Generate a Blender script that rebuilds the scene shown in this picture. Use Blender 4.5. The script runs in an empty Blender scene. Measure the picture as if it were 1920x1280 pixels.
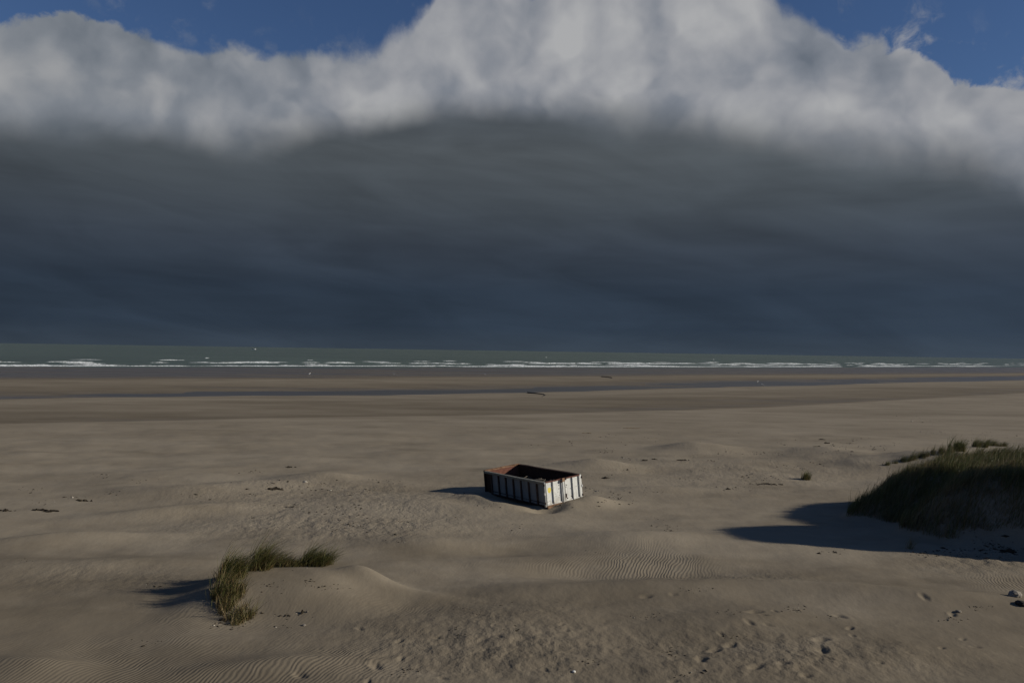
import bpy, bmesh, math, random
import numpy as np
from mathutils import Matrix, Vector

random.seed(7)
scene = bpy.context.scene
COL = scene.collection

# ------------------------------------------------------------------ camera, sky, sun, exposure
FPX = 1500.0                      # focal length in pixels of the 1920 px wide photograph
CAM_Z = 7.9
ROLL = math.atan2(29.0, 1920.0)
PITCH = math.atan(17.5 / FPX)
cam_data = bpy.data.cameras.new('camera')
cam_data.sensor_width = 36.0
cam_data.lens = FPX / 1920.0 * 36.0
cam_data.clip_start = 0.1
cam_data.clip_end = 120000.0
cam = bpy.data.objects.new('camera', cam_data)
COL.objects.link(cam)
cam.matrix_world = (Matrix.Translation((0, 0, CAM_Z)) @ Matrix.Rotation(math.pi / 2 + PITCH, 4, 'X')
                    @ Matrix.Rotation(ROLL, 4, 'Z'))
scene.camera = cam

scene.view_settings.view_transform = 'Standard'
scene.view_settings.look = 'None'
scene.view_settings.gamma = 1.0
scene.view_settings.exposure = 0.0
scene.view_settings.use_curve_mapping = False
scene.render.engine = 'CYCLES'
scene.cycles.max_bounces = 4
scene.cycles.use_denoising = True
scene.cycles.use_adaptive_sampling = True
scene.cycles.adaptive_threshold = 0.02

SUN_EL = math.radians(22.3)
SUN_H = Vector((0.99, -0.12, 0)).normalized()
SUN_DIR = Vector((SUN_H.x * math.cos(SUN_EL), SUN_H.y * math.cos(SUN_EL), math.sin(SUN_EL)))
sun_data = bpy.data.lights.new('sun', 'SUN')
sun_data.energy = 4.6
sun_data.angle = math.radians(0.6)
sun_data.color = (1.0, 0.93, 0.81)
sun = bpy.data.objects.new('sun', sun_data)
COL.objects.link(sun)
sun.rotation_euler = SUN_DIR.to_track_quat('Z', 'Y').to_euler()
sun.location = (60, -10, 40)


class NT:
    """small helper to write node graphs as expressions"""
    def __init__(self, tree):
        self.t = tree
        tree.nodes.clear()

    def n(self, kind, **kw):
        nd = self.t.nodes.new(kind)
        for k, v in kw.items():
            setattr(nd, k, v)
        return nd

    def set(self, sock, v):
        if isinstance(v, bpy.types.NodeSocket):
            self.t.links.new(v, sock)
        elif v is not None:
            if hasattr(sock.default_value, '__len__') and not hasattr(v, '__len__'):
                v = [v] * len(sock.default_value)
            if hasattr(sock.default_value, '__len__') and len(sock.default_value) == 4 and len(v) == 3:
                v = (*v, 1.0)
            sock.default_value = v

    def m(self, op, a, b=None, c=None, clamp=False):
        nd = self.n('ShaderNodeMath', operation=op, use_clamp=clamp)
        self.set(nd.inputs[0], a)
        if b is not None:
            self.set(nd.inputs[1], b)
        if c is not None:
            self.set(nd.inputs[2], c)
        return nd.outputs[0]

    def vm(self, op, a, b=None, s=None):
        nd = self.n('ShaderNodeVectorMath', operation=op)
        self.set(nd.inputs[0], a)
        if b is not None:
            self.set(nd.inputs[1], b)
        if s is not None:
            self.set(nd.inputs['Scale'], s)
        return nd.outputs[0]

    def xyz(self, v):
        nd = self.n('ShaderNodeSeparateXYZ')
        self.set(nd.inputs[0], v)
        return nd.outputs

    def comb(self, x, y, z):
        nd = self.n('ShaderNodeCombineXYZ')
        for s, v in zip(nd.inputs, (x, y, z)):
            self.set(s, v)
        return nd.outputs[0]

    def noise(self, vec, scale, detail=4, rough=0.5, dist=0.0, lac=2.0, color=False):
        nd = self.n('ShaderNodeTexNoise')
        self.set(nd.inputs['Vector'], vec)
        self.set(nd.inputs['Scale'], scale)
        self.set(nd.inputs['Detail'], detail)
        self.set(nd.inputs['Roughness'], rough)
        self.set(nd.inputs['Lacunarity'], lac)
        self.set(nd.inputs['Distortion'], dist)
        return nd.outputs['Color' if color else 'Fac']

    def ss(self, v, a, b, oa=0.0, ob=1.0):
        nd = self.n('ShaderNodeMapRange', interpolation_type='SMOOTHSTEP')
        for i, q in enumerate((v, a, b, oa, ob)):
            self.set(nd.inputs[i], q)
        return nd.outputs[0]

    def lin(self, v, a, b, oa=0.0, ob=1.0):
        nd = self.n('ShaderNodeMapRange')
        for i, q in enumerate((v, a, b, oa, ob)):
            self.set(nd.inputs[i], q)
        return nd.outputs[0]

    def mix(self, f, a, b, blend='MIX'):
        nd = self.n('ShaderNodeMix', data_type='RGBA', blend_type=blend)
        self.set(nd.inputs[0], f)
        self.set(nd.inputs[6], a)
        self.set(nd.inputs[7], b)
        return nd.outputs[2]

    def ramp(self, v, stops):
        nd = self.n('ShaderNodeValToRGB')
        cr = nd.color_ramp
        while len(cr.elements) < len(stops):
            cr.elements.new(0.5)
        for e, (p, c) in zip(cr.elements, stops):
            e.position = p
            e.color = (*c, 1.0)
        self.set(nd.inputs[0], v)
        return nd.outputs[0]

    def curve(self, v, pts):
        """piecewise curve, v and values both in 0..1"""
        nd = self.n('ShaderNodeFloatCurve')
        c = nd.mapping.curves[0]
        c.points[0].location = pts[0]
        c.points[1].location = pts[-1]
        for p in pts[1:-1]:
            c.points.new(*p)
        nd.mapping.update()
        self.set(nd.inputs['Value'], v)
        return nd.outputs[0]

    def attr(self, name):
        return self.n('ShaderNodeAttribute', attribute_name=name).outputs['Fac']


def horizon_y(px):
    return 643.0 + 29.0 * px / 1920.0


def sky_angles(px, py):
    """azimuth and elevation of a point of the sky"""
    a, b = px - 960.0, 640.0 - py
    c, s = math.cos(ROLL), math.sin(ROLL)
    x, v = a * c - b * s, a * s + b * c
    d = Vector((x, FPX * math.cos(PITCH) - v * math.sin(PITCH), FPX * math.sin(PITCH) + v * math.cos(PITCH)))
    return math.atan2(d.x, d.y), math.atan2(d.z, math.hypot(d.x, d.y))


world = bpy.data.worlds.new('World')
scene.world = world
world.use_nodes = True
world.cycles.sampling_method = 'NONE'


def build_world():
    N = NT(world.node_tree)
    D = N.n('ShaderNodeTexCoord').outputs['Generated']
    X, Y, Z = N.xyz(D)
    az = N.m('ARCTAN2', X, Y)
    el = N.m('ARCSINE', Z)
    AZ = 0.75
    u = N.lin(az, -AZ, AZ)                       # 0..1 across the seaward sky

    def edge(pts):
        out = []
        for px, py in pts:
            a, e = sky_angles(px, py)
            out.append(((a + AZ) / (2 * AZ), e))
        out = [(0.0, out[0][1])] + out + [(1.0, out[-1][1])]
        return out
    top = N.curve(u, edge([(-40, 34), (60, 22), (170, 32), (260, 55), (400, 70), (520, 82), (620, 96), (690, 105),
                           (730, 84), (780, 50), (815, 5), (850, -40), (1000, -30), (1150, -60), (1350, -40),
                           (1430, -20), (1480, 40), (1560, 62), (1680, 85), (1760, 130), (1850, 160), (1960, 150)]))
    base = N.curve(u, edge([(-40, 262), (120, 268), (250, 272), (420, 282), (540, 268), (640, 258), (720, 246),
                            (800, 230), (960, 230), (1160, 236), (1300, 252), (1420, 272), (1560, 292),
                            (1700, 306), (1820, 322), (1880, 352), (1960, 380)]))
    side = N.m('SUBTRACT', N.m('MULTIPLY', Y, 0.9), N.m('MULTIPLY', X, 0.43))
    bank = N.ss(side, 0.0, 0.50)                 # the bank stands over the sea, runs on to the left and ends towards the sun
    top = N.m('MULTIPLY', top, bank)
    base = N.m('MULTIPLY', N.m('ADD', base, 0.013), bank)

    # ragged edge of the cumulus tops
    warp = N.vm('SCALE', N.vm('SUBTRACT', N.noise(D, 9.0, 3, 0.5, color=True), (0.5, 0.5, 0.5)), s=0.05)
    Dw = N.vm('ADD', D, warp)
    def puff(v):
        """rounded heads with creases between them, three sizes"""
        tot = None
        for sc, wt in ((6.0, 1.0), (13.0, 0.62), (29.0, 0.36)):
            p = N.m('MULTIPLY', N.m('ABSOLUTE', N.m('SUBTRACT', N.noise(v, sc, 1, 0.4), 0.5)), 2.0 * wt)
            tot = p if tot is None else N.m('ADD', tot, p)
        return tot
    heads = puff(Dw)
    n_edge = N.m('ADD', N.m('MULTIPLY', heads, 0.45), N.m('MULTIPLY', N.noise(Dw, 15.0, 7, 0.6), 0.85))
    n_big = N.noise(D, 6.0, 2, 0.5)
    h = N.m('SUBTRACT', top, el)
    h = N.m('ADD', h, N.m('MULTIPLY', N.m('SUBTRACT', n_edge, 0.60), 0.075))
    h = N.m('ADD', h, N.m('MULTIPLY', N.m('SUBTRACT', n_big, 0.5), 0.03))
    soft = N.lin(n_big, 0.35, 0.65, 0.004, 0.015)
    alpha = N.n('ShaderNodeMapRange', interpolation_type='SMOOTHSTEP')
    N.set(alpha.inputs[0], h)
    N.set(alpha.inputs[1], N.m('MULTIPLY', soft, -0.6))
    N.set(alpha.inputs[2], soft)
    alpha = alpha.outputs[0]
    # torn wisps just above the edge
    n_w = N.noise(N.vm('ADD', D, N.vm('SCALE', warp, s=1.6)), 26.0, 7, 0.62)
    near = N.ss(h, -0.075, 0.0)
    wisp = N.m('MULTIPLY', N.ss(n_w, 0.52, 0.74), near)
    wisp = N.m('MULTIPLY', wisp, N.ss(az, 0.12, 0.34, 0.25, 0.85))
    alpha = N.m('MAXIMUM', alpha, wisp)

    # billows: the same density looked up a step towards the sun gives lit and shaded sides
    sv = Vector((SUN_DIR.x, SUN_DIR.y, SUN_DIR.z)) * 0.022
    relief = N.m('SUBTRACT', heads, puff(N.vm('ADD', Dw, tuple(sv))))
    lobes = N.noise(Dw, 5.0, 4, 0.5)
    n_b = N.noise(Dw, 6.0, 4, 0.5)
    hb = N.m('ADD', N.m('SUBTRACT', el, base), N.m('MULTIPLY', N.m('SUBTRACT', n_b, 0.5), 0.018))
    hb = N.m('ADD', hb, N.m('MULTIPLY', N.m('SUBTRACT', heads, 0.3), 0.012))
    lit = N.m('ADD', N.m('MULTIPLY', relief, 0.20), N.m('MULTIPLY', N.m('SUBTRACT', lobes, 0.5), 1.70))
    lit = N.m('ADD', N.m('ADD', lit, N.m('MULTIPLY', N.m('SUBTRACT', heads, 0.3), 0.10)), 0.50)
    mid_n = N.noise(N.vm('ADD', D, N.vm('SCALE', warp, s=2.2)), 8.5, 3, 0.45)
    mid_s = N.noise(N.vm('ADD', N.vm('ADD', D, N.vm('SCALE', warp, s=2.2)), tuple(sv * 1.5)), 8.5, 3, 0.45)
    lit = N.m('ADD', lit, N.m('ADD', N.m('MULTIPLY', N.m('SUBTRACT', mid_n, 0.5), 1.15), N.m('MULTIPLY', N.m('SUBTRACT', mid_n, mid_s), 1.0)))
    lit = N.m('ADD', lit, N.m('MULTIPLY', N.ss(hb, 0.11, 0.02), 0.12))
    lit = N.m('ADD', lit, N.m('MULTIPLY', N.m('SUBTRACT', N.noise(Dw, 21.0, 6, 0.6), 0.5), 0.50))
    left_warm = N.ss(az, -0.05, -0.6)
    lit = N.m('ADD', lit, N.m('MULTIPLY', N.ss(az, 0.10, 0.42), 0.08))
    cumulus = N.ramp(lit, [(0.05, (0.135, 0.158, 0.195)), (0.36, (0.205, 0.225, 0.262)),
                           (0.64, (0.30, 0.31, 0.335)), (0.95, (0.40, 0.405, 0.415))])
    cumulus = N.mix(N.m('MULTIPLY', left_warm, 0.35), cumulus, N.mix(1.0, cumulus, (1.03, 1.02, 0.93), 'MULTIPLY'))

    # the dark flat base of the storm cloud, streaked along the horizon
    streak_v = N.comb(N.m('MULTIPLY', az, 3.4), N.m('ADD', N.m('MULTIPLY', el, 13.0), N.m('MULTIPLY', az, 2.2)), 3.7)
    s1 = N.noise(streak_v, 1.5, 5, 0.5, 0.7)
    s2 = N.noise(N.comb(N.m('MULTIPLY', az, 3.0), N.m('MULTIPLY', el, 30.0), 9.1), 2.2, 4, 0.5, 0.3)
    s3 = N.noise(D, 3.0, 2, 0.5)
    e01 = N.lin(el, 0.0, 0.28)
    dark = N.ramp(e01, [(0.0, (0.036, 0.050, 0.069)), (0.10, (0.026, 0.039, 0.059)), (0.26, (0.025, 0.037, 0.056)),
                        (0.45, (0.036, 0.047, 0.064)), (0.66, (0.052, 0.063, 0.075)), (0.86, (0.074, 0.086, 0.097)),
                        (1.0, (0.078, 0.091, 0.105))])
    k = N.m('ADD', N.m('MULTIPLY', N.m('SUBTRACT', s1, 0.5), 0.85), N.m('MULTIPLY', N.m('SUBTRACT', s2, 0.5), 0.28))
    k = N.m('ADD', k, N.m('MULTIPLY', N.m('SUBTRACT', s3, 0.5), 0.5))
    k = N.m('ADD', k, N.m('MULTIPLY', N.ss(az, -0.35, 0.5), 0.24))
    k = N.m('ADD', k, 1.0)
    dark = N.vm('SCALE', dark, s=k)

    wide = N.m('ADD', N.ss(az, -0.1, 0.35, 0.004, 0.020), N.ss(n_big, 0.35, 0.65, 0.014, 0.030))
    up = N.n('ShaderNodeMapRange', interpolation_type='SMOOTHSTEP')
    N.set(up.inputs[0], hb)
    N.set(up.inputs[1], N.m('MULTIPLY', wide, -0.9))
    N.set(up.inputs[2], wide)
    up = up.outputs[0]
    cloud = N.mix(up, dark, cumulus)

    sky = N.n('ShaderNodeTexSky', sky_type='NISHITA')
    sky.sun_disc = False
    sky.sun_elevation = SUN_EL
    sky.sun_rotation = math.atan2(SUN_H.x, SUN_H.y)
    sky.altitude = 0
    sky.air_density = 1.0
    sky.dust_density = 0.0
    sky.ozone_density = 5.0
    bg_sky = N.n('ShaderNodeBackground')
    N.set(bg_sky.inputs[0], N.mix(1.0, sky.outputs[0], (1.0, 1.0, 1.14), 'MULTIPLY'))
    bg_sky.inputs[1].default_value = 0.05
    bg_cloud = N.n('ShaderNodeBackground')
    N.set(bg_cloud.inputs[0], cloud)
    bg_cloud.inputs[1].default_value = 1.0
    mx = N.n('ShaderNodeMixShader')
    N.set(mx.inputs[0], alpha)
    N.t.links.new(bg_sky.outputs[0], mx.inputs[1])
    N.t.links.new(bg_cloud.outputs[0], mx.inputs[2])
    out = N.n('ShaderNodeOutputWorld')
    N.t.links.new(mx.outputs[0], out.inputs[0])


build_world()

# ------------------------------------------------------------------ helpers
def tag(o, label=None, cat=None, group=None, kind=None):
    if label:
        o['label'] = label
    if cat:
        o['category'] = cat
    if group:
        o['group'] = group
    if kind:
        o['kind'] = kind
    return o


def link(name, mesh, mat=None, parent=None, smooth=False):
    o = bpy.data.objects.new(name, mesh)
    COL.objects.link(o)
    if mat is not None:
        mesh.materials.append(mat)
    if parent is not None:
        o.parent = parent
    if smooth:
        mesh.polygons.foreach_set('use_smooth', np.ones(len(mesh.polygons), bool))
    return o


def empty(name, loc=(0, 0, 0), rot=None):
    o = bpy.data.objects.new(name, None)
    COL.objects.link(o)
    o.location = loc
    o.empty_display_size = 0.2
    if rot is not None:
        o.rotation_euler = rot
    return o


def mesh_np(name, verts, faces, attrs=None):
    """mesh from numpy arrays, faces all with the same number of corners"""
    me = bpy.data.meshes.new(name)
    verts = np.ascontiguousarray(verts, np.float32)
    faces = np.ascontiguousarray(faces, np.int32)
    nf, k = faces.shape
    me.vertices.add(len(verts))
    me.vertices.foreach_set('co', verts.ravel())
    me.loops.add(nf * k)
    me.loops.foreach_set('vertex_index', faces.ravel())
    me.polygons.add(nf)
    me.polygons.foreach_set('loop_start', np.arange(0, nf * k, k, dtype=np.int32))
    me.polygons.foreach_set('loop_total', np.full(nf, k, np.int32))
    me.update(calc_edges=True)
    for nm, arr in (attrs or {}).items():
        arr = np.asarray(arr, np.float32)
        if arr.ndim == 1:
            a = me.attributes.new(nm, 'FLOAT', 'POINT')
            a.data.foreach_set('value', arr)
        else:
            a = me.attributes.new(nm, 'FLOAT_COLOR', 'POINT')
            a.data.foreach_set('color', np.c_[arr, np.ones(len(arr), np.float32)].ravel())
    return me


def grid_faces(nr, nc):
    i = np.arange(nr * nc).reshape(nr, nc)
    return np.stack([i[:-1, :-1], i[:-1, 1:], i[1:, 1:], i[1:, :-1]], -1).reshape(-1, 4)


_rng = np.random.default_rng(11)
_perm = _rng.permutation(256)
_grad = _rng.uniform(-1, 1, (256, 2))
_grad /= np.linalg.norm(_grad, axis=1, keepdims=True)


def perlin(x, y):
    xi, yi = np.floor(x).astype(np.int64), np.floor(y).astype(np.int64)
    xf, yf = x - xi, y - yi
    uu, vv = xf ** 3 * (xf * (xf * 6 - 15) + 10), yf ** 3 * (yf * (yf * 6 - 15) + 10)

    def g(ix, iy, fx, fy):
        k = _perm[(_perm[ix & 255] + iy) & 255]
        return _grad[k, 0] * fx + _grad[k, 1] * fy
    a = g(xi, yi, xf, yf)
    b = g(xi + 1, yi, xf - 1, yf)
    c = g(xi, yi + 1, xf, yf - 1)
    d = g(xi + 1, yi + 1, xf - 1, yf - 1)
    return (a + uu * (b - a)) * (1 - vv) + (c + uu * (d - c)) * vv


def fbm(x, y, oct=4, gain=0.5):
    s, a, t = 0.0, 1.0, 0.0
    for k in range(oct):
        s = s + a * perlin(x * 2 ** k + 17.3 * k, y * 2 ** k - 9.1 * k)
        t += a
        a *= gain
    return s / t


def smooth(v, a, b):
    t = np.clip((v - a) / (b - a), 0, 1)
    return t * t * (3 - 2 * t)


def ground_at(px, py, z=0.1):
    """where the sight line through a point of the photograph meets the level z: a real place on the beach"""
    a, b = px - 960.0, 640.0 - py
    c, s = math.cos(ROLL), math.sin(ROLL)
    x, v = a * c - b * s, a * s + b * c
    d = Vector((x, FPX * math.cos(PITCH) - v * math.sin(PITCH), FPX * math.sin(PITCH) + v * math.cos(PITCH)))
    t = (z - CAM_Z) / d.z
    return d.x * t, d.y * t


# ------------------------------------------------------------------ the beach: heights
SEA_Z = -2.2
POOL_Z = -0.80
KX = np.array([-600.0, 0, 480, 960, 1440, 1920, 2600])
# distances from the camera (as 1/distance) of the lines that run along the shore
LINES = [  # q(px)                                        z      wetness
    (np.array([260, 230, 215, 200, 180, 150, 120.0]),     0.00, 0.0),
    (np.array([176, 154, 135, 122, 100, 66, 40.0]),      -0.12, 0.02),
    (np.array([175, 152.5, 133, 119, 97, 63, 38.0]),     -0.17, 0.62),
    (np.array([132, 116, 103, 90, 68, 47, 29.0]),        -0.45, 0.30),
    (np.array([124, 110, 97, 84, 64, 44, 27.0]),         -0.55, 0.04),
    (np.array([119, 105, 91, 79, 60, 40.5, 24.0]),       -0.76, 0.10),
    (np.array([118, 104, 90, 78, 59, 39.8, 23.5]),       -0.828, 0.85),
    (np.array([113, 99, 86, 72, 51, 33.5, 19.5]),        -0.826, 0.85),
    (np.array([108, 95, 82, 69, 48, 31.5, 18.5]),        -0.76, 0.75),
    (np.array([92, 79, 69, 57, 43, 29.5, 17.0]),         -0.62, 0.30),
    (np.array([82, 70, 61, 50, 39, 28.0, 16.0]),         -0.60, 0.25),
    (np.array([79, 67.5, 59, 48.5, 38, 27.0, 15.5]),     -0.95, 0.7),
    (np.array([72, 60, 51, 43, 34, 25.0, 14.0]),       -1.50, 0.95),
    (np.array([59, 45.5, 38.5, 32, 24.8, 16.6, 10.0]),     -2.18, 1.0),
    (np.array([50, 40, 33, 27, 20, 13, 8.0]),            -3.2, 1.0),
    (np.array([2, 2, 2, 2, 2, 2, 1.0]),                  -4.5, 1.0),
]


def shore_profile(x, y):
    ys = np.maximum(y, 20.0)
    px = 960 + FPX * x / ys
    L = np.stack([np.interp(px, KX, l[0]) for l in LINES])
    zs = np.array([l[1] for l in LINES])
    ws = np.array([l[2] for l in LINES])

    def look(q, vals):
        r = np.full(q.shape, vals[0])
        for i in range(len(LINES) - 1):
            t = np.clip((L[i] - q) / (L[i] - L[i + 1]), 0, 1)
            r = r + (vals[i + 1] - vals[i]) * t
        return r
    z = np.zeros_like(x)
    jig = 1 + 0.02 * fbm(x * 0.02, y * 0.02, 3) + 0.03 * perlin(x * 0.006 + 3, y * 0.006)
    for _ in range(10):
        q = FPX * (CAM_Z - z) / ys * jig
        z = 0.5 * z + 0.5 * look(q, zs)
    return z, look(q, ws)


def lump(x, y, cx, cy, rx, ry, h, ang=0.0, p=2.0, sharp=1.0):
    c, s = math.cos(ang), math.sin(ang)
    dx, dy = (x - cx) * c + (y - cy) * s, -(x - cx) * s + (y - cy) * c
    r = (np.abs(dx / rx) ** p + np.abs(dy / ry) ** p) ** (1.0 / p)
    return h * np.exp(-(r ** 2) * sharp)


def dome(x, y, cx, cy, rx, ry, h, p=2.6, r0=0.35, r1=1.0):
    r = (np.abs((x - cx) / rx) ** p + np.abs((y - cy) / ry) ** p) ** (1.0 / p)
    r = r * (1 + 0.16 * perlin(x * 0.35 + 5, y * 0.35))
    return h * (1 - smooth(r, r0, r1))


def P(px, py, z=0.1):
    return ground_at(px, py, z)


LUMPS = []


def add_lump(px, py, rx, ry, h, ang=0.0, z=0.1, p=2.0):
    x, y = P(px, py, z)
    LUMPS.append((x, y, rx, ry, h, ang, p))


# drifts seen across the upper beach (positions found on the ground from the photograph)
add_lump(610, 900, 2.6, 1.6, 0.55, 0.1)
add_lump(500, 912, 2.6, 1.2, 0.34, 0.0)
add_lump(330, 925, 3.6, 1.6, 0.42, 0.1)
add_lump(790, 945, 2.6, 1.2, 0.16, 0.2)
add_lump(870, 960, 2.0, 1.1, 0.18, -0.4)
add_lump(1120, 874, 2.4, 1.6, 0.55, -0.15)
add_lump(1215, 884, 2.6, 1.2, -0.20, 0.0)
add_lump(1310, 842, 3.0, 2.0, 0.60, 0.1)
add_lump(1420, 852, 3.0, 1.8, -0.22, 0.1)
add_lump(1560, 850, 3.0, 2.5, 0.42, 0.1)
add_lump(1250, 920, 2.6, 1.0, 0.20, 0.0)
add_lump(1100, 948, 2.4, 1.0, 0.20, 0.15)
add_lump(1180, 1012, 2.8, 1.2, 0.28, 0.1)
add_lump(940, 1030, 2.6, 1.0, -0.24, 0.1)
add_lump(800, 1020, 2.6, 1.0, 0.22, 0.1)
add_lump(1080, 1066, 2.4, 0.8, -0.26, 0.05)
add_lump(1290, 1066, 2.4, 0.8, -0.20, 0.05)
add_lump(1180, 1104, 3.6, 0.8, 0.26, 0.05)
add_lump(1480, 1108, 3.6, 0.8, 0.30, -0.05)
add_lump(1760, 1128, 3.0, 0.8, 0.26, -0.1)
add_lump(330, 960, 3.4, 1.0, 0.34, 0.45)
add_lump(120, 1015, 3.4, 1.0, 0.34, 0.35)
add_lump(180, 1060, 3.4, 1.0, 0.20, 0.2)
add_lump(60, 1250, 1.8, 0.7, 0.26, -0.1)
add_lump(480, 1250, 2.4, 0.6, 0.16, 0.25)
add_lump(1000, 1160, 2.6, 1.3, 0.16, 0.0)
add_lump(1360, 1170, 1.8, 0.9, 0.14, 0.2)
add_lump(1700, 1220, 2.0, 0.9, 0.16, 0.1)

CONT_C = Vector((1.68, 39.669, CAM_Z - 6.489))          # rim at the near door corner
CONT_ROT = (Matrix.Rotation(0.609, 3, 'Z') @ Matrix.Rotation(-0.026, 3, 'X') @ Matrix.Rotation(-0.096, 3, 'Y'))
CL, CW, CH = 5.513, 2.4, 1.22


def footprint_list():
    r = random.Random(3)
    out = []

    def track(a, b, n, off=0.12, size=1.0):
        ax, ay = P(*a)
        bx, by = P(*b)
        dx, dy = bx - ax, by - ay
        ln = math.hypot(dx, dy)
        for i in range(n):
            t = i / max(1, n - 1)
            if r.random() < 0.2:
                continue
            s = off if i % 2 else -off
            out.append((ax + dx * t - dy / ln * s + r.gauss(0, .13), ay + dy * t + dx / ln * s + r.gauss(0, .13),
                        math.atan2(dy, dx) + r.gauss(0, .5), size * r.uniform(.5, 1.15)))
    track((1262, 1272), (1440, 1148), 9)
    track((1400, 1275), (1620, 1180), 8)
    track((1500, 1262), (1900, 1200), 7, .15, .7)
    track((1205, 1122), (1260, 1118), 3)
    track((690, 1272), (760, 1205), 4, .15, .9)
    for _ in range(7):
        x, y = P(r.uniform(1230, 1880), r.uniform(1130, 1275))
        out.append((x, y, r.uniform(0, 3), r.uniform(.5, .9)))
    for _ in range(9):
        x, y = P(r.uniform(560, 1180), r.uniform(1140, 1275))
        out.append((x, y, r.uniform(0, 3), r.uniform(.45, .8)))
    return out


FEET = footprint_list()


def pxy(x, y, z=0.1):
    """photograph position of a beach point near level z (used only to lay out patches)"""
    yy = np.maximum(y, 5.0)
    px = 960 + FPX * x / yy
    return px, FPX * (CAM_Z - z) / yy + horizon_y(px)


def blob(px, py, cx, cy, rx, ry):
    return np.exp(-((px - cx) / rx) ** 2 - ((py - cy) / ry) ** 2)


def rough_mask(x, y):
    px, py = pxy(x, y)
    m = blob(px, py, 950, 1210, 300, 75) + 0.8 * blob(px, py, 1500, 1240, 300, 60) + 0.9 * blob(px, py, 1350, 1078, 150, 12)
    m = m + 0.8 * blob(px, py, 640, 930, 260, 25) + 0.9 * blob(px, py, 640, 985, 260, 30) + 0.6 * blob(px, py, 1450, 880, 330, 40)
    m = m + 1.0 * blob(px, py, 1850, 1045, 110, 26) + 0.5 * blob(px, py, 220, 1085, 190, 22)
    m = m * (0.55 + 0.9 * (fbm(x * 0.5, y * 0.5, 3) + 0.35))
    return np.clip(m, 0, 1)


def ripple_mask(x, y):
    px, py = pxy(x, y)
    m = 1.3 * blob(px, py, 330, 1235, 340, 70) + 0.9 * blob(px, py, 1080, 1062, 190, 22) + 0.9 * blob(px, py, 1270, 1048, 110, 22)
    m = m + 0.8 * blob(px, py, 1890, 1090, 60, 24) + 0.8 * blob(px, py, 660, 1235, 120, 40) + 0.45 * blob(px, py, 770, 1140, 90, 14)
    m = m + 0.6 * blob(px, py, 330, 1175, 80, 22) + 0.5 * blob(px, py, 980, 1000, 120, 16)
    m = m * (0.45 + 1.9 * fbm(x * 0.3 + 8, y * 0.3, 3) + 0.15)
    return np.clip(m, 0, 1)


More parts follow.
